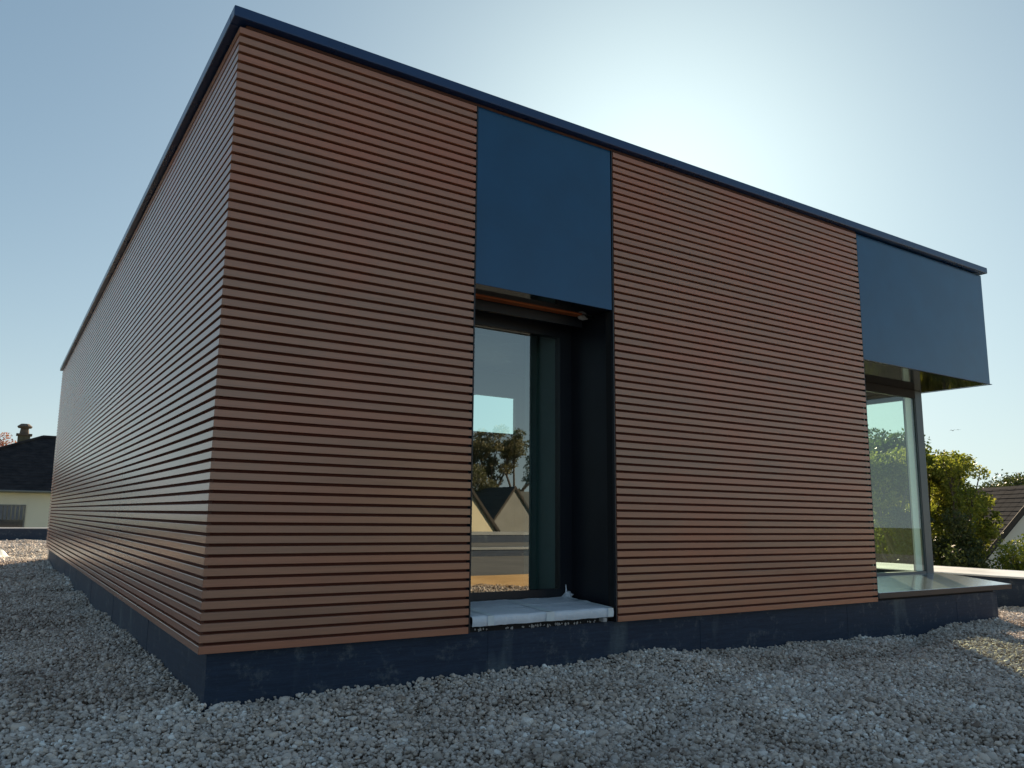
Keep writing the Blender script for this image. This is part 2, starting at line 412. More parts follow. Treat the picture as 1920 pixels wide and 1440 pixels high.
# door recess: reveals
DY = .57; RXR = 3.055; RXL = 1.70
MB().box(RXR, RXR+.06, .101, 1.2, -.0, 2.42).build('reveal', M['darkframe'], B)
MB().box(RXL-.06, RXL, .101, 1.2, 0, 2.42).build('reveal', M['darkframe'], B)
def window(name, parent, x0, x1, z0, z1, y, fr, fmat, gmat, gy=.02, label=None, top=None, bot=None, right=None):
    wnd = empty(name, ((x0+x1)/2, y, z0)); wnd.parent = parent; px, py, pz = parent_world(parent)
    wnd.location = ((x0+x1)/2-px, y-py, z0-pz)
    top = top or fr; bot = bot or fr; right = right or fr
    f = MB(); f.box(x0, x0+fr, y, y+.07, z0, z1); f.box(x1-right, x1, y, y+.07, z0, z1)
    f.box(x0+fr, x1-right, y, y+.07, z0, z0+bot); f.box(x0+fr, x1-right, y, y+.07, z1-top, z1)
    f.build('frame', fmat, wnd)
    MB().box(x0+fr-.004, x1-right+.004, y+gy, y+gy+.024, z0+bot-.004, z1-top+.004).build('pane', gmat, wnd)
    if label: wnd['label'] = label
    return wnd
door = window('glazed_door', B, RXL+.001, RXR-.001, .02, 2.42, DY, .10, M['darkframe'], M['glass'], .006,
              'full height glazed door with a black frame set deep in the wall', top=.135, bot=.18, right=.122)
# stacked blind rails hanging in the header
bl = MB()
for i in range(4): bl.box(RXL+.02, RXR-.05, .36+i*.045, .375+i*.045, 2.34+i*.012, 2.424)
bl.build('blind_rail', M['darkframe'], B)
# sub-sill under the wrapped slab
MB().box(X1+.03, X2-.05, .05, .56, -.001, .036).build('sub_sill', M['black'], B)
fs_ = MB()
for i in range(46):
    x = random.choice([random.uniform(1.76, 2.0), random.uniform(2.02, 2.36), random.uniform(2.36, 2.62), random.uniform(2.65, 2.86)])
    blob(fs_, (x, .046+random.uniform(-.004, .004), random.uniform(.004, .016)), random.uniform(.004, .010), i*1.3, (1, .5, random.uniform(.7, 1.6)), 1)
fs_.box(2.895, 2.93, .0, .05, .008, .036)
fs_.build('foam_bead', foam, B)

# protective film wrapped over the door sill slab
film = mat('milky_protective_film', rough=.38, spec=.5); k = NT(film); v = k.coords((1, 1, 1))
k.l(k.ramp(k.noise(v, 6, 6, .7), [(.3, (.66, .70, .76)), (.7, (.80, .82, .88))]), k.b.inputs['Base Color'])
k.bump(k.noise(k.coords((3, 1, 1)), 14, 5, .7), .8, .012); k.rough(k.noise(v, 9, 3), .25, .55)
sx0, sx1, sy0, sy1 = 1.752, 2.990, -.004, .555
nxs, nys = 64, 26
def stop(x, y):
    z = .108+.03*(y-sy0)/(sy1-sy0)
    z += .0045*mn.noise(Vector((x*7, y*9, 0)))+.002*mn.noise(Vector((x*25, y*30, 3)))
    z += .002*math.exp(-((x-2.33)/.02)**2)*(.4+y) + .004*math.exp(-((y-.3)/.03)**2)
    if x > 2.93 and y > .5: z += .05*(x-2.93)/.06
    return z
vs = []; fs = []
for j in range(nys+1):
    for i in range(nxs+1):
        x = sx0+(sx1-sx0)*i/nxs; y = sy0+(sy1-sy0)*j/nys
        ex = min(i, nxs-i, j)/1.0
        vs.append((x, y, stop(x, y)-(.004 if ex == 0 else 0)))
for j in range(nys):
    for i in range(nxs): a = j*(nxs+1)+i; fs.append((a, a+1, a+nxs+2, a+nxs+1))
# front and right skirts
def skirt(path, depth):
    n0 = len(vs); rows = 5
    for r in range(1, rows+1):
        for (x, y, z, ox, oy) in path:
            b = .006*math.sin(r/rows*math.pi)+.003*mn.noise(Vector((x*20, y*20, r)))
            vs.append((x+ox*b, y+oy*b, z-depth*r/rows+(.003*mn.noise(Vector((x*14, y*14, 9))) if r == rows else 0)))
    return n0, rows
top_front = [(vs[i][0], vs[i][1], vs[i][2], 0, -1) for i in range(nxs+1)]
n0, rows = skirt(top_front, .062)
idx = [list(range(nxs+1))]+[[n0+r*(nxs+1)+i for i in range(nxs+1)] for r in range(rows)]
for r in range(rows):
    for i in range(nxs): fs.append((idx[r][i], idx[r+1][i], idx[r+1][i+1], idx[r][i+1]))
rp = [vs[j*(nxs+1)+nxs] for j in range(nys+1)]
n1, rows = skirt([(q[0], q[1], q[2], 1, 0) for q in rp], .062)
col = [[j*(nxs+1)+nxs for j in range(nys+1)]]+[[n1+r*(nys+1)+j for j in range(nys+1)] for r in range(rows)]
for r in range(rows):
    for j in range(nys): fs.append((col[r][j], col[r+1][j], col[r+1][j+1], col[r][j+1]))
nb = len(vs); vs += [(sx0, sy0, .046), (sx1, sy0, .046), (sx1, sy1, .046), (sx0, sy1, .046)]; fs.append((nb, nb+3, nb+2, nb+1))
filmo = empty('wrapped_sill', (2.37, .27, .04))
tag(filmo, 'sill slab wrapped in milky bluish protective film lying in the door recess', 'sill')
me = bpy.data.meshes.new('film'); me.from_pydata(vs, [], fs); link('film', me, film, filmo, smooth=True)
tape = mottled('pale_tape', (.68, .74, .76), (.76, .80, .82), 12, .45, .3, 60)
for tx, tw in ((1.87, .05), (2.36, .07), (2.93, .05)):
    t = MB()
    for j in range(10):
        y0_ = sy0-.002+j*.05
        t.add([(tx, y0_, stop(tx, y0_)+.003), (tx+tw, y0_, stop(tx+tw, y0_)+.003), (tx+tw, y0_+.05, stop(tx+tw, y0_+.05)+.003), (tx, y0_+.05, stop(tx, y0_+.05)+.003)], [(0, 1, 2, 3)])
    t.add([(tx, sy0-.0105, .108), (tx+tw, sy0-.0105, .108), (tx+tw, sy0-.0105, .046), (tx, sy0-.0105, .046)], [(0, 1, 2, 3)])
    t.build('tape', tape, filmo)
tw_ = MB(); tw_.bar((2.965, .535, .14), (2.972, .545, .20), .010, 7, .006); tw_.bar((2.972, .545, .20), (2.968, .545, .235), .006, 7, .003); blob(tw_, (2.99, .52, .155), .02, 8, (1.5, 1, .6), 2)
tw_.build('twisted_film', film, filmo)

# ------------------------------------------------------------------ corner window and its box
BX1 = 8.985; WY = .78
MB().box(X3+.014, BX1, .012, .032, 2.424, 3.772).build('fascia_panel', M['blue'], B, bevel=.002)
MB().box(BX1-.022, BX1-.001, .034, 9.3, 2.424, 3.772).build('fascia_panel', M['blue'], B)
MB().box(BX1-.022, BX1-.001, 12.4, 14.50, 2.424, 3.772).build('fascia_panel', M['blue'], B)
MB().box(X3+.012, BX1-.024, .034, 4.25, 2.420, 2.440).build('soffit', M['soffit'], B)
MB().box(8.865, BX1-.024, 4.252, 14.4, 2.420, 2.440).build('soffit', M['soffit'], B)
dr = MB(); dr.box(X3+.014, BX1+.018, -.004, .012, 2.417, 2.423); dr.box(BX1+.002, BX1+.018, .013, 14.5, 2.417, 2.423); dr.build('drip_edge', M['cap'], B)
cw = window('corner_window', B, X3+.06, 8.71, .085, 2.419, WY, .06, M['frame'], M['glass2'], .012, 'corner window with thin grey frame', top=.095, bot=.10, right=.008)
MB().box(X3+.061, 8.719, WY-.006, WY-.001, 2.318, 2.418).build('head_shade_strip', M['black'], cw)  # added black strip, paints the shadow on the window's top frame bar
ps = MB(); ps.box(8.722, 8.875, WY-.002, WY+.14, .085, 2.419); ps.build('post', M['frame'], cw, bevel=.003)
gp = MB(); gp.box(8.711, 8.721, WY+.006, WY+.06, .09, 2.41); gp.build('gasket', M['black'], cw)
ip = MB(); ip.box(8.565, 8.70, WY+.04, WY+.06, .10, 2.41); ip.build('inner_post', mottled('pale_inner_post', (.70, .80, .80), (.74, .83, .82), 2, .5, .05), cw)
# side glazing
sw = empty('side_window', (8.85, 1.4, .085)); sw.parent = B; sw.location = (8.85, 1.4, .385)
f = MB()
for y in (WY+.145, 1.80): f.box(8.80, 8.87, y, y+.06, .085, 2.418)
for z in (.085, 2.33): f.box(8.801, 8.869, WY+.206, 1.799, z, z+.085)
f.build('frame', M['frame'], sw)
MB().box(8.83, 8.842, WY+.20, 1.805, .165, 2.335).build('pane', M['glass2'], sw)
# sill
si = MB(); si.prism([(X3+.012, -.004, .034), (X3+.012, WY, .034), (X3+.012, WY, .160), (X3+.012, -.004, .082)], (0, 0, 0), (9.04-X3-.012, 0, 0)); si.box(8.88, 9.038, WY+.001, 4.2, .034, .081)
si.build('sill', M['sill'], B, bevel=.003)
MB().box(X3+.013, 9.043, -.009, -.0045, .028, .079).build('drip_edge', mottled('shade_toned_sill_lip', (.05, .035, .03), (.07, .05, .04), 3, .5, 0), B)  # added strip, its dark colour paints the shade on the sill front
MB().box(X3+.016, 8.79, .080, WY+.02, -.002, .032).build('sub_sill', M['black'], B)

# ------------------------------------------------------------------ interior and unseen walls
MB().box(.101, 8.79, 1.3, 14.40, .0, .05).build('floor', M['concrete'], B)
MB().box(X2+.08, 8.79, .86, 1.299, .0, .05).build('floor', M['concrete'], B)
MB().box(X1, X2+.078, .65, 1.299, .0, .05).build('floor', M['concrete'], B)
MB().box(2.94, RXR-.004, .652, 1.10, .052, 2.40).build('inner_reveal', M['plaster'], B)
iw = MB()
iw.box(.101, .16, .102, 14.40, .051, 3.78)
iw.box(.162, 1.63, .101, .16, .051, 3.78)                 # behind front-left slats
iw.box(3.12, X3+.01, .101, .16, .051, 3.78)               # behind front-right slats
iw.box(1.70, RXR, .575, .64, 2.4215, 3.78)                # over the door
iw.box(5.4, 5.5, .162, 4.2, .051, 3.78)
iw.box(5.502, 8.79, 4.2, 4.3, .051, 2.418)
iw.box(5.502, 8.79, 4.2, 4.3, 2.442, 3.78)
iw.box(8.78, 8.86, 4.302, 9.3, .051, 2.418); iw.box(8.78, 8.86, 12.4, 14.40, .051, 2.418); iw.box(8.78, 8.86, 9.301, 12.399, .051, 1.2); iw.box(8.78, 8.86, 1.862, 4.198, .051, 2.418)
iw.box(8.78, 8.86, 4.302, 9.3, 2.442, 3.78); iw.box(8.78, 8.86, 12.4, 14.40, 2.442, 3.78)
iw.box(.162, 8.95, 14.402, 14.46, .051, 3.78)
iw.box(.162, 7.17, 9.0, 9.1, .051, 3.78); iw.box(8.22, 8.778, 9.0, 9.1, .051, 3.78)
iw.box(7.172, 8.218, 9.0, 9.1, .051, 2.50); iw.box(7.172, 8.218, 9.0, 9.1, 3.27, 3.78)
iw.build('wall', M['greyplaster'], B)

# ================================================================== NEIGHBOURING HOUSES
tilem = {}
def tile_mat(name, c1, c2): return mottled(name, c1, c2, 2.2, 1.0, .4, 30, .01, spec=.03)
dark_tile = tile_mat('dark_roof_tile', (.022, .022, .026), (.045, .042, .045))
slate = tile_mat('blue_slate', (.018, .021, .028), (.03, .034, .043))
grey_slate = tile_mat('grey_slate', (.085, .09, .09), (.13, .135, .13))
cream = mottled('cream_render', (.62, .55, .38), (.70, .63, .46), .8, .9, .15, 25)
white_r = mottled('white_render', (.62, .62, .60), (.70, .70, .68), .8, .9, .15, 25)
grey_r = mottled('grey_render', (.20, .20, .19), (.26, .26, .25), .8, .9, .15, 25)
brick = mottled('terracotta_brick', (.09, .065, .05), (.15, .11, .085), 5, .9, .3)
dglass = mat('dark_house_glass', (.02, .025, .03), .08, spec=.8)
shutterm = mottled('grey_shutter', (.11, .11, .115), (.16, .16, .165), 5, .7, .1)

def roof_slope(parent, a, b, c, d, material, rows, thick=.05, name='roof', overlap=.25):
    """roof plane a-b (eave) to d-c (ridge): a deck plus tile courses as real steps (joined, stuff)"""
    a, b, c, d = map(Vector, (a, b, c, d)); n = (b-a).cross(d-a).normalized()
    if n.z < 0: n = -n
    dk = MB(); dk.prism([a-n*.02, b-n*.02, c-n*.02, d-n*.02], (0, 0, 0), -n*.12); ro = dk.build(name, material, parent)
    cs = MB()
    for i in range(rows):
        t0 = i/rows; t1 = min(1, (i+1+overlap)/rows)
        l0 = a.lerp(d, t0); r0_ = b.lerp(c, t0); l1 = a.lerp(d, t1); r1 = b.lerp(c, t1)
        L = (r0_-l0).length; k_ = max(1, int(L/.45))
        for q in range(k_):
            o = n*(thick*.4+random.uniform(-.004, .004)); sh = .0
            p0 = l0.lerp(r0_, (q+.02)/k_); p1 = l0.lerp(r0_, (q+.98)/k_); p2 = l1.lerp(r1, (q+.98)/k_); p3 = l1.lerp(r1, (q+.02)/k_)
            cs.add([p0+o, p1+o, p2+n*.004, p3+n*.004, p0+n*.0, p1+n*.0], [(0, 1, 2, 3), (4, 5, 1, 0)])
    me = bpy.data.meshes.new('tile'); me.from_pydata(cs.v, [], cs.f); t = link('tile_courses', me, material, ro)
    t['kind'] = 'stuff'
    return ro

def gable_house(name, label, origin, rot, W, D, eave, ridge, base, wallm, roofm, over=.35, rows=18, group=None):
    """local frame: gable face on local -y side centred on x=0; ridge runs along +y"""
    h = empty(name, origin)
    def put(o): return o
    w_ = MB(); hw = W/2
    poly = [(-hw, 0, base), (hw, 0, base), (hw, 0, eave), (0, 0, ridge), (-hw, 0, eave)]
    w_.prism(poly, (0, 0, 0), (0, D, 0)); me = w_.mesh('wall'); wo = bpy.data.objects.new('wall', me); C.objects.link(wo); me.materials.append(wallm); wo.parent = h
    sl_ = (ridge-eave)/hw; ex = over; ez = eave-ex*sl_
    loc0 = h.location.copy(); h.location = (0, 0, 0)
    for sgn in (-1, 1):
        roof_slope(h, (sgn*(hw+ex), -over, ez+.06), (sgn*(hw+ex), D+over, ez+.06), (0, D+over, ridge+.06), (0, -over, ridge+.06), roofm, rows)
        v_ = MB(); nv = Vector((0, 1, 0))
        v_.prism([(sgn*(hw+ex), -over-.03, ez-.10), (0, -over-.03, ridge-.10), (0, -over-.03, ridge+.13), (sgn*(hw+ex), -over-.03, ez+.13)], (0, 0, 0), (0, .03, 0))
        v_.build('bargeboard', mottled('dark_bargeboard', (.03, .025, .022), (.05, .04, .035), 4, .8), h)
    h.location = loc0; h.rotation_euler = (0, 0, rot)
    return tag(h, label, 'house', group)

def house_window(parent, x0, x1, y, z0, z1, loc):
    """flat facade facing -y, local coordinates"""
    f = MB(); f.box(x0, x0+.07, y-.04, y+.05, z0, z1); f.box(x1-.07, x1, y-.04, y+.05, z0, z1)
    f.box(x0+.07, x1-.07, y-.04, y+.05, z1-.07, z1); f.box(x0+.07, x1-.07, y-.04, y+.05, z0, z0+.07)
    me = f.mesh('window'); wo = bpy.data.objects.new('window', me); me.materials.append(shutterm); C.objects.link(wo); wo.parent = parent
    g_ = MB(); g_.box(x0+.07, x1-.07, y-.01, y+.02, z0+.07, z1-.07); me = g_.mesh('pane'); me.materials.append(dglass)
    go = bpy.data.objects.new('pane', me); C.objects.link(go); go.parent = wo
    return wo

# left house: hipped roof, cream wall facing the roof terrace
LH = empty('hip_roof_house', (0, 0, 0))
tag(LH, 'pale cream house with dark hipped tile roof beyond the far left parapet', 'house')
LH_Y = 45.
MB().box(-6.0, 14, LH_Y, LH_Y+10, -3.88, 1.72).build('wall', mottled('cream_render_pale', (.60, .58, .50), (.68, .65, .55), .5, .9, .15, 25), LH)
ev = 1.80; rz = 5.15
def quad_slope(a, b, c, d, rows): return roof_slope(LH, a, b, c, d, dark_tile, rows)
quad_slope((-6.5, LH_Y-.5, ev), (14.5, LH_Y-.5, ev), (9, LH_Y+5, rz), (1.2, LH_Y+5, rz), 20)
quad_slope((-6.5, LH_Y+10.5, ev), (-6.5, LH_Y-.5, ev), (1.2, LH_Y+5, rz), (1.19, LH_Y+5.02, rz), 20)
gt = MB(); gt.bar((-6.5, LH_Y-.56, ev-.05), (14.5, LH_Y-.56, ev-.05), .07, 8); gt.build('gutter', mottled('zinc_gutter', (.12, .12, .10), (.18, .17, .14), 3, .5), LH)
MB().box(-6.5, 14.5, LH_Y-.48, LH_Y-.001, ev-.12, ev-.03).build('eave_board', cream, LH)
rdg = MB(); rdg.bar((1.2, LH_Y+5, rz+.05), (9, LH_Y+5, rz+.05), .11, 8); rdg.bar((-6.5, LH_Y-.5, ev+.05), (1.2, LH_Y+5, rz+.05), .10, 8); rdg.build('ridge_tile', dark_tile, LH)
house_window(LH, -1.9, .52, LH_Y-.03, -1.0, 1.05, None)
sh = MB()
for i in range(12): sh.box(-1.82+i*.19, -1.82+i*.19+.13, LH_Y-.055, LH_Y-.03, .25, .97)
tag(sh.build('curtain', mottled('grey_net_curtain', (.10, .11, .14), (.15, .16, .2), 5, .9), LH), kind='stuff')
vt = MB(); vt.bar((2.55, LH_Y-.05, .93), (2.55, LH_Y-.001, .93), .19, 16); vt.build('wall_vent', mottled('grey_vent', (.36, .38, .38), (.42, .43, .43), 8, .6), LH)
# chimney with collar, pot and mushroom cowl
ch = MB(); cx_, cy_ = .22, LH_Y+5.6
ch.box(cx_-.33, cx_+.33, cy_-.33, cy_+.33, 3.6, 5.25)
cho = ch.build('chimney', mottled('mossy_brick', (.10, .085, .05), (.20, .15, .09), 6, .9, .4), LH)
c2 = MB(); c2.box(cx_-.42, cx_+.42, cy_-.42, cy_+.42, 5.251, 5.36); c2.build('collar', brick, cho)
c3 = MB(); c3.bar((cx_, cy_, 5.361), (cx_, cy_, 5.72), .27, 14, .22); c3.bar((cx_, cy_, 5.72), (cx_, cy_, 5.82), .36, 14, .42); c3.bar((cx_, cy_, 5.82), (cx_, cy_, 5.98), .42, 14, .22)
c3.build('chimney_pot', brick, cho)

# right house: gable verge against white render
d_ = 31.0
ax_, ay_ = CX+d_*math.sin(rad(67.3)), CY+d_*math.cos(rad(67.3))
RH = gable_house('gable_house', 'white rendered house with steep slate roof behind the garden trees at the right', (ax_, ay_, 0), rad(-37), 7.0, 13, -2.05, 1.98, -3.88, white_r, slate, over=.30, rows=30)
rc = MB(); rc.box(-.25, .25, 6.0, 6.5, 1.7, 2.55); me = rc.mesh('chimney'); me.materials.append(brick); o = bpy.data.objects.new('chimney', me); C.objects.link(o); o.parent = RH

# houses behind the camera, mirrored in the door glass  (mirror plane y = .59)
A = gable_house('gable_house', 'cream house with steep gable behind the camera, mirrored at the left of the door glass', (17.55, -29, 0), rad(180), 7.9, 11, .05, 4.9, -3.88, cream, grey_slate, over=.12, rows=14)
ca = MB(); ca.box(-1.95, -1.55, 2.4, 2.9, 2.0, 3.6); me = ca.mesh('chimney'); me.materials.append(white_r); o = bpy.data.objects.new('chimney', me); C.objects.link(o); o.parent = A
Bh = gable_house('gable_house', 'grey house with steep gable behind the camera, mirrored in the middle of the door glass', (32.8, -44, 0), rad(180), 7.2, 5, -1.6, 3.0, -3.88, grey_r, grey_slate, over=.12, rows=14)
wg = MB()
a_, b_, c_, d2_ = (-14, 1.0, -1.5), (1.5, 1.0, -1.5), (1.5, 5.0, 2.98), (-14, 5.0, 2.98)
wg.prism([(-14, 1.2, -3.88), (-14, 9, -3.88), (-14, 9, -1.5), (-14, 5, 2.9), (-14, 1.2, -1.4)], (0, 0, 0), (14, 0, 0)); me = wg.mesh('wing'); me.materials.append(grey_slate)
o = bpy.data.objects.new('wing', me); C.objects.link(o); o.parent = Bh

# ================================================================== TREES
def leaf_cloud(name, parent, cents, radii, n, size, material, seed, flat=.75):
    r = np.random.default_rng(seed)
    cents = np.array(cents); radii = np.array(radii)
    w8 = radii**2; ci = r.choice(len(cents), n, p=w8/w8.sum())
    dv = r.normal(size=(n, 3)); dv /= np.linalg.norm(dv, axis=1)[:, None]
    rr = radii[ci]*np.cbrt(r.random(n)*.85+.15)*(1+.25*r.normal(size=n)*.5)
    p = cents[ci]+dv*rr[:, None]*np.array([1, 1, flat])
    # leaf frames
    a = r.normal(size=(n, 3)); a /= np.linalg.norm(a, axis=1)[:, None]
    b = np.cross(a, r.normal(size=(n, 3))); b /= np.linalg.norm(b, axis=1)[:, None]
    s = size*(.6+.8*r.random(n))[:, None]
    nrm = np.cross(a, b)
    v0 = p-a*s*.5; v1 = p+b*s*.30+nrm*s*.08; v2 = p+a*s*.5; v3 = p-b*s*.30+nrm*s*.08
    V = np.stack([v0, v1, v2, v3], 1).reshape(-1, 3)
    me = bpy.data.meshes.new(name); me.vertices.add(len(V)); me.vertices.foreach_set('co', V.ravel())
    me.loops.add(4*n); me.loops.foreach_set('vertex_index', np.arange(4*n, dtype=np.int32))
    me.polygons.add(n); me.polygons.foreach_set('loop_start', np.arange(0, 4*n, 4, dtype=np.int32))
    me.update(calc_edges=True)
    cl = r.random(len(cents))[ci]*.55+r.random(n)*.45
    at = me.attributes.new('rnd', 'FLOAT', 'FACE'); at.data.foreach_set('value', cl.astype(np.float32))
    o = link(name, me, material, parent)
    return o
barkm = mottled('grey_bark', (.05, .04, .03), (.10, .085, .07), 12, .9, .6)
leafm = {
 'yg': attr_ramp_material('yellow_green_leaf', [(0, (.045, .06, .015)), (.35, (.12, .14, .028)), (.7, (.21, .205, .045)), (1, (.31, .28, .075))], .5, 'GEOMETRY', transl=.55),
 'green': attr_ramp_material('green_leaf', [(0, (.018, .035, .012)), (.5, (.045, .075, .02)), (1, (.09, .12, .035))], .5, 'GEOMETRY', transl=.4),
 'dark': attr_ramp_material('dark_leaf', [(0, (.022, .034, .014)), (.6, (.055, .07, .025)), (1, (.11, .12, .06))], .5, 'GEOMETRY', transl=.3),
 'red': attr_ramp_material('red_leaf', [(0, (.12, .03, .04)), (.5, (.26, .09, .10)), (1, (.20, .13, .08))], .5, 'GEOMETRY', transl=.45),
 'shrub': attr_ramp_material('flowering_shrub_leaf', [(0, (.04, .07, .015)), (.5, (.12, .16, .03)), (.85, (.30, .30, .05)), (1, (.5, .40, .12))], .5, 'GEOMETRY', transl=.4),
 'brown': attr_ramp_material('autumn_leaf', [(0, (.10, .11, .07)), (.6, (.18, .17, .11)), (1, (.27, .23, .15))], .6, 'GEOMETRY', transl=.3),
}
def limbs(mb, a, d, L, r, depth, rnd, tips):
    b = a+d*L; mb.bar(a, b, r, 6, r*.68); tips.append((b.copy(), L))
    if depth == 0: return
    for k_ in range(rnd.choice((2, 3, 3))):
        nd = (d+Vector((rnd.uniform(-1, 1), rnd.uniform(-1, 1), rnd.uniform(-.25, .7)))*.85).normalized()
        limbs(mb, a.lerp(b, rnd.uniform(.75, 1)), nd, L*rnd.uniform(.62, .8), r*.62, depth-1, rnd, tips)
def tree(name, label, base, height, spread, key, n, size, seed, cat='tree', trunk_f=.32, clump=.34, group=None, sparse=1., depth=4):
    rnd = random.Random(seed); t = empty(name, base)
    bx, by, bz = base
    mb = MB(); tips = []
    H_ = height; p0 = Vector(base)-Vector((0, 0, .05)); p1 = p0+Vector((rnd.uniform(-.1, .1), rnd.uniform(-.1, .1), 1))*H_*trunk_f
    mb.bar(p0, p1, H_*.028+.02, 8, H_*.02+.015)
    for k_ in range(4):
        an = k_*math.pi/2+rnd.uniform(-.4, .4)
        limbs(mb, p0.lerp(p1, rnd.uniform(.8, 1)), Vector((math.cos(an)*.6, math.sin(an)*.6, 1)).normalized(), H_*.24, H_*.013+.01, depth-1, rnd, tips)
    # fit the branch tips into the crown envelope
    T = [q for q, L in tips]
    cen = Vector((bx, by, bz+H_*(1+trunk_f)/2)); 
    mx = max(q.z for q in T); sc = (bz+H_*.97-p1.z)/(mx-p1.z)
    rx = sorted(math.hypot(q.x-bx, q.y-by) for q in T)[int(len(T)*.93)]; sx = spread*.85/rx
    def fit(q):
        f_ = min(1, max(0, (q[2]-p1.z)/.6)) if q[2] > p1.z else 0
        return (bx+(q[0]-bx)*(1+(sx-1)*f_), by+(q[1]-by)*(1+(sx-1)*f_), p1.z+(q[2]-p1.z)*sc if q[2] > p1.z else q[2])
    mb.v = [fit(v_) for v_ in mb.v]
    mb.build('trunk', barkm, t)
    T = [fit(q) for q, L in tips]; low = [q for q in T]
    rad_ = [spread*clump*rnd.uniform(.5, 1.1) for _ in T]
    leaf_cloud('crown', t, T, rad_, n, size, leafm[key], seed)
    return tag(t, label, cat, group)
def at(az, d, z=-3.9): return (CX+d*math.sin(rad(az)), CY+d*math.cos(rad(az)), z)
tree('broadleaf_tree', 'broad yellow green tree beside the corner window, tallest in the right garden', at(60.9, 21), 6.5, 1.75, 'yg', 26000, .075, 11, clump=.21)
tree('broadleaf_tree', 'bushy yellow green tree leaning over the slate roof of the right house', at(63.1, 22), 5.8, .85, 'yg', 11000, .075, 12, clump=.26)
tree('dark_shrub', 'dark green shrub low under the yellow green trees at the right', at(61.7, 19.3), 5.0, .95, 'dark', 18000, .07, 13, 'shrub', .15, .34)
tree('dark_shrub', 'grey green shrub against the verge of the white house', at(63.2, 23), 4.2, .6, 'dark', 9000, .07, 18, 'shrub', .15, .34)
tree('flowering_shrub', 'low yellow flowered shrub in front of the white gable wall', at(65.7, 20), 4.25, .95, 'shrub', 13000, .06, 14, 'shrub', .12, .35)
tree('flowering_shrub', 'light green shrub with pale blooms at the right edge above the white coping', at(67.6, 19), 4.5, .75, 'shrub', 9000, .06, 15, 'shrub', .12, .35)
tree('tall_tree', 'tall green tree seen only through the corner window glass', at(58.9, 34), 8.2, 3.2, 'green', 30000, .12, 16, clump=.2)
tree('broadleaf_tree', 'olive green tree low behind the corner window glass', at(59.4, 24), 5.2, 2.0, 'yg', 16000, .09, 17, clump=.25)
tree('broadleaf_tree', 'dense green tree hidden behind the pavilion end and the window frame', at(56.2, 26), 5.2, 2.3, 'green', 14000, .10, 27, clump=.28)
tree('small_tree', 'small dark tree beyond the slate roof ridge of the right house', at(66.2, 48), 7.2, 1.8, 'dark', 8000, .12, 19)
tree('red_tree', 'sparse red leaved tree behind the chimney of the cream house', at(-.1, 62), 10.0, 1.9, 'red', 3600, .13, 20, clump=.20)
# mirrored trees (behind the camera)
tree('autumn_tree', 'thin brown autumn tree behind the grey gable, mirrored in the door glass', (38.5, -54, -3.9), 12.6, 5.0, 'brown', 15000, .20, 21, clump=.15)
tree('autumn_tree', 'lower brown tree between the two gables, mirrored in the door glass', (31.0, -52, -3.9), 9.6, 4.6, 'brown', 13000, .20, 22, clump=.17)

# distant tree line closing the view
tl = leaf_cloud('far_trees', None, [(math.sin(rad(a))*150+random.uniform(-8, 8), math.cos(rad(a))*150, random.uniform(-3.5, .2)) for a in np.arange(40, 78, 1.0)], [random.uniform(2.5, 4.5) for a in np.arange(40, 78, 1.0)], 26000, .7, leafm['green'], 33)
tag(tl, kind='stuff')

# ================================================================== SMALL THINGS
# white crumpled sheet on the far left gravel
def crumple(name, label, cx, cy, sx, sy, h, seed, material):
    vs = []; fs = []; n_ = 22
    for j in range(n_+1):
        for i in range(n_+1):
            u, v_ = i/n_-.5, j/n_-.5; q = 1+.35*mn.noise(Vector((math.atan2(v_, u)*1.3, seed, 0)))
            x = cx+u*sx*q; y = cy+v_*sy*q
            z = float(gh(x, y))+.02+max(0, h*(mn.noise(Vector((u*4, v_*4, seed)))+.35)*(1-3.2*(u*u+v_*v_)))
            vs.append((x, y, z))
    for j in range(n_):
        for i in range(n_): a = j*(n_+1)+i; fs.append((a, a+1, a+n_+2, a+n_+1))
    me = bpy.data.meshes.new(name); me.from_pydata(vs, [], fs); me.materials.append(material)
    return tag(bpy.data.objects.new(name, me), label, 'plastic sheet')
o = crumple('plastic_sheet', 'crumpled white plastic sheet on the sunlit gravel at the far left', -1.15, 16.9, 1.1, 1.1, .25, 4, mottled('white_plastic', (.65, .65, .62), (.8, .8, .76), 5, .4, .3)); C.objects.link(o)

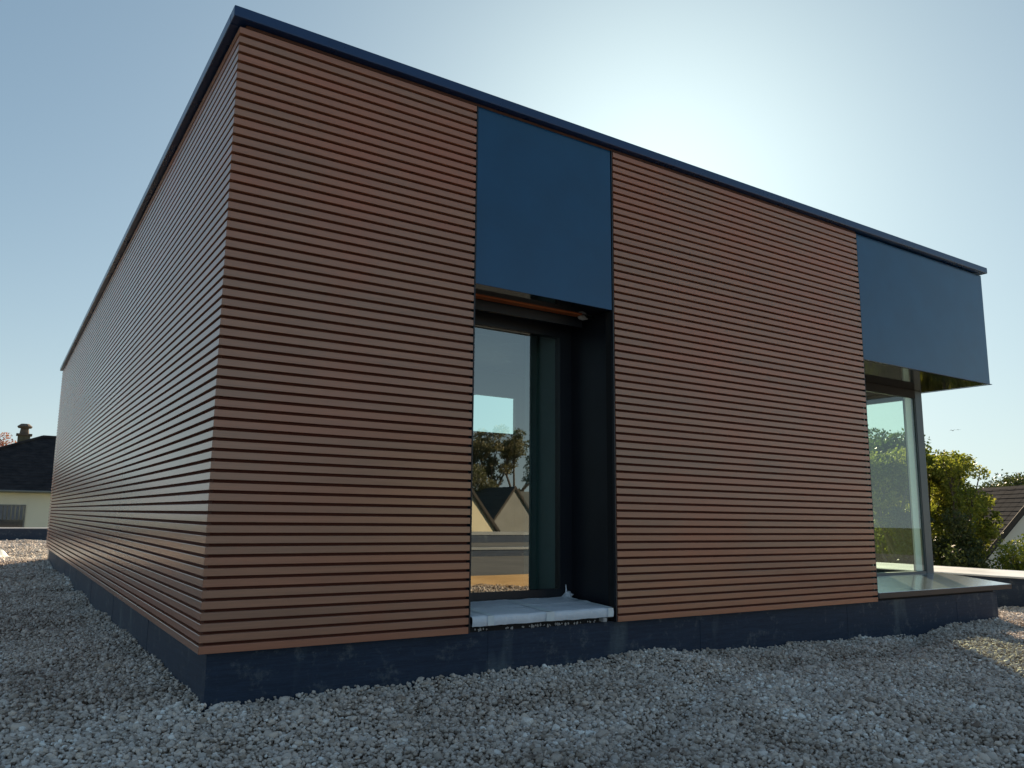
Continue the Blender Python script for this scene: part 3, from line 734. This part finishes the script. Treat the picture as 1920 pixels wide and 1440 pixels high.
# two birds in the sky
def bird(name, label, az, el, d, flap, sz=.085):
    p = Vector((CX+d*math.sin(rad(az))*math.cos(rad(el)), CY+d*math.cos(rad(az))*math.cos(rad(el)), CZ+d*math.sin(rad(el))))
    b_ = empty(name, p)
    bm = MB(); R8 = 8; prof = [(-.5, .01), (-.35, .06), (-.1, .11), (.15, .10), (.30, .07), (.38, .075), (.46, .05), (.52, .006)]
    rings = []
    for (x, r_) in prof:
        rings.append([(p.x+x*sz*2, p.y+math.cos(k_*math.pi/4)*r_*sz*2, p.z+math.sin(k_*math.pi/4)*r_*sz*2) for k_ in range(R8)])
    vs_ = [v_ for r_ in rings for v_ in r_]; fs_ = [(i*R8+k_, i*R8+(k_+1) % R8, (i+1)*R8+(k_+1) % R8, (i+1)*R8+k_) for i in range(len(prof)-1) for k_ in range(R8)]
    bm.add(vs_, fs_); bmat = mat('dark_feather', (.03, .03, .035), .8); bm.build('body', bmat, b_)
    for s_ in (-1, 1):
        wv = [(x*sz*2, s_*y*sz*2, z*sz*2) for x, y, z in ((.2, .08, .05), (-.1, .08, .05), (-.12, .6, .05+flap), (.18, .55, .06+flap), (.02, 1.15, .05+flap*.4))]
        m_ = MB(); top = [(p.x+a, p.y+b, p.z+c) for a, b, c in wv]; bot = [(a, b, c-.008) for a, b, c in top]
        m_.add(top+bot, [(0, 1, 2, 3), (3, 2, 4), (5, 8, 7, 6), (8, 9, 7), (0, 3, 8, 5), (3, 4, 9, 8), (4, 2, 7, 9), (2, 1, 6, 7)]); m_.build('wing', bmat, b_)
    tg = MB(); tg.add([(p.x-.9*sz, p.y-.02, p.z), (p.x-.9*sz, p.y+.02, p.z), (p.x-1.5*sz, p.y+.07, p.z), (p.x-1.5*sz, p.y-.07, p.z), (p.x-1.2*sz, p.y, p.z+.012)], [(0, 1, 4), (1, 2, 4), (2, 3, 4), (3, 0, 4), (0, 3, 2, 1)]); tg.build('tail', bmat, b_)
    return tag(b_, label, 'bird')
bird('bird', 'larger dark bird flying above the yellow green tree, left of a second bird', 63.15, 5.75, 60, .35)
bird('bird', 'smaller dark bird flying just right of the other bird', 63.45, 5.8, 75, -.1)

# ================================================================== PEBBLES (loose gravel, nobody could count it)
def gravel_points():
    pts = []
    def region(x0, x1, y0, y1, pitch):
        xs = np.arange(x0, x1, pitch); ys = np.arange(y0, y1, pitch)
        X, Y = np.meshgrid(xs, ys); X = X.ravel(); Y = Y.ravel()
        X = X+RNG.uniform(-.5, .5, X.size)*pitch*1.1; Y = Y+RNG.uniform(-.5, .5, Y.size)*pitch*1.1
        return np.stack([X, Y], 1)
    for rg in ((-1.6, 5.6, -3.6, .07, .0188), (5.6, 10.42, -2.6, 1.6, .0205), (-2.2, .07, .07, 8, .0200), (-3.0, .07, 8, 16, .027), (-3.2, 1.5, 16, 28.4, .038), (5.0, 10.3, -5.03, -2.6, .035), (8.8, 10.4, 1.6, 8, .03)):
        pts.append(region(*rg))
    p = np.concatenate(pts)
    keep = ~((p[:, 0] > .066) & (p[:, 0] < 8.825) & (p[:, 1] > .066) & (p[:, 1] < 14.45))
    keep &= np.hypot(p[:, 0]-CX, p[:, 1]-CY) > .35
    # only what the photograph (and a step beside it) can see
    d = p-np.array([CX, CY]); az = np.degrees(np.arctan2(d[:, 0], d[:, 1]))
    keep &= ((az > -14) & (az < 84)) | (p[:, 1] < -2.6) & (p[:, 0] > 5)
    return p[keep]
gp_ = gravel_points(); N = len(gp_)
size = np.exp(RNG.normal(0, .34, N))*.0098
big = RNG.random(N) < .02; size[big] *= 1.35
far = np.hypot(gp_[:, 0]-CX, gp_[:, 1]-CY); size *= np.where(far > 13, 1.45, 1)*np.where(far > 20, 1.3, 1)
Z = gh(gp_[:, 0], gp_[:, 1])+RNG.uniform(-.010, .015, N)
# pebbles heap up a little against plinth
near_pl = np.exp(-np.clip(np.minimum(np.abs(gp_[:, 1]-.06)+np.where((gp_[:, 0] < 0), 9, 0), np.abs(gp_[:, 0]-.06)+np.where(gp_[:, 1] < 0, 9, 0)), 0, 9)/.08)*.018
Z += near_pl
co = np.stack([gp_[:, 0], gp_[:, 1], Z], 1)
me = bpy.data.meshes.new('pebbles'); me.vertices.add(N); me.vertices.foreach_set('co', co.ravel())
sc3 = np.stack([size*RNG.uniform(.85, 1.35, N), size*RNG.uniform(.75, 1.1, N), size*RNG.uniform(.55, .95, N)], 1)
rot = np.stack([RNG.normal(0, .45, N), RNG.normal(0, .45, N), RNG.uniform(0, 6.28, N)], 1)
a1 = me.attributes.new('scl', 'FLOAT_VECTOR', 'POINT'); a1.data.foreach_set('vector', sc3.ravel().astype(np.float32))
a2 = me.attributes.new('rot', 'FLOAT_VECTOR', 'POINT'); a2.data.foreach_set('vector', rot.ravel().astype(np.float32))
patch = vnoise(gp_[:, 0], gp_[:, 1], 1.7, 9)*.36+vnoise(gp_[:, 0], gp_[:, 1], 5.3, 12)*.22-.15
rv_ = np.clip(RNG.beta(1.9, 2.2, N)*.92+patch-.05, 0, 1)
a3 = me.attributes.new('rnd', 'FLOAT', 'POINT'); a3.data.foreach_set('value', rv_.astype(np.float32))
a4 = me.attributes.new('idx', 'INT', 'POINT'); a4.data.foreach_set('value', RNG.integers(0, 7, N).astype(np.int32))
pebm = attr_ramp_material('river_pebble', [(0, (.17, .125, .10)), (.22, (.37, .30, .245)), (.45, (.52, .44, .38)), (.6, (.57, .51, .46)), (.75, (.66, .55, .46)), (.9, (.72, .64, .58)), (1, (.88, .85, .80))], .75, 'INSTANCER', bump=.25)
po = bpy.data.objects.new('pebbles', me); C.objects.link(po); tag(po, 'loose rounded grey roof gravel around the pavilion', 'gravel', kind='stuff')
ng = bpy.data.node_groups.new('pebbles', 'GeometryNodeTree')
ng.interface.new_socket('Geometry', in_out='INPUT', socket_type='NodeSocketGeometry'); ng.interface.new_socket('Geometry', in_out='OUTPUT', socket_type='NodeSocketGeometry')
gi = ng.nodes.new('NodeGroupInput'); go = ng.nodes.new('NodeGroupOutput'); L = ng.links.new
j2i = ng.nodes.new('GeometryNodeGeometryToInstance')
for v_ in range(7):
    ic = ng.nodes.new('GeometryNodeMeshIcoSphere'); ic.inputs['Radius'].default_value = 1; ic.inputs['Subdivisions'].default_value = 2
    ps_ = ng.nodes.new('GeometryNodeInputPosition'); ad = ng.nodes.new('ShaderNodeVectorMath'); ad.operation = 'ADD'; ad.inputs[1].default_value = (v_*7.3, v_*3.1, v_*1.7)
    nz = ng.nodes.new('ShaderNodeTexNoise'); nz.inputs['Scale'].default_value = .85; nz.inputs['Detail'].default_value = 2
    sb = ng.nodes.new('ShaderNodeVectorMath'); sb.operation = 'SUBTRACT'; sb.inputs[1].default_value = (.5, .5, .5)
    ml = ng.nodes.new('ShaderNodeVectorMath'); ml.operation = 'SCALE'; ml.inputs['Scale'].default_value = 1.7
    sp_ = ng.nodes.new('GeometryNodeSetPosition')
    L(ps_.outputs[0], ad.inputs[0]); L(ad.outputs[0], nz.inputs['Vector']); L(nz.outputs['Color'], sb.inputs[0]); L(sb.outputs[0], ml.inputs[0])
    L(ic.outputs['Mesh'], sp_.inputs['Geometry']); L(ml.outputs[0], sp_.inputs['Offset'])
    sm = ng.nodes.new('GeometryNodeSetShadeSmooth'); sm.inputs['Shade Smooth'].default_value = v_ % 2 == 0
    smt = ng.nodes.new('GeometryNodeSetMaterial'); smt.inputs['Material'].default_value = pebm
    L(sp_.outputs[0], sm.inputs[0]); L(sm.outputs[0], smt.inputs[0]); L(smt.outputs[0], j2i.inputs[0])
iop = ng.nodes.new('GeometryNodeInstanceOnPoints'); iop.inputs['Pick Instance'].default_value = True
def named(nm, ty):
    x = ng.nodes.new('GeometryNodeInputNamedAttribute'); x.data_type = ty; x.inputs['Name'].default_value = nm; return x.outputs['Attribute']
e2r = ng.nodes.new('FunctionNodeEulerToRotation')
L(gi.outputs[0], iop.inputs['Points']); L(j2i.outputs[0], iop.inputs['Instance'])
L(named('idx', 'INT'), iop.inputs['Instance Index']); L(named('rot', 'FLOAT_VECTOR'), e2r.inputs[0]); L(e2r.outputs[0], iop.inputs['Rotation']); L(named('scl', 'FLOAT_VECTOR'), iop.inputs['Scale'])
L(iop.outputs[0], go.inputs[0])
md = po.modifiers.new('pebbles', 'NODES'); md.node_group = ng
me.materials.append(pebm)
print('pebbles', N)

# things of one kind share a group
GROUPS = {'parapet': 'parapets around the roof edges', 'house': 'neighbouring houses around the roof', 'tree': 'trees in the gardens around the building',
          'shrub': 'shrubs beyond the right parapet', 'bird': 'two birds in flight'}
for o in C.objects:
    if o.parent is None and o.get('category') in GROUPS: o['group'] = GROUPS[o['category']]
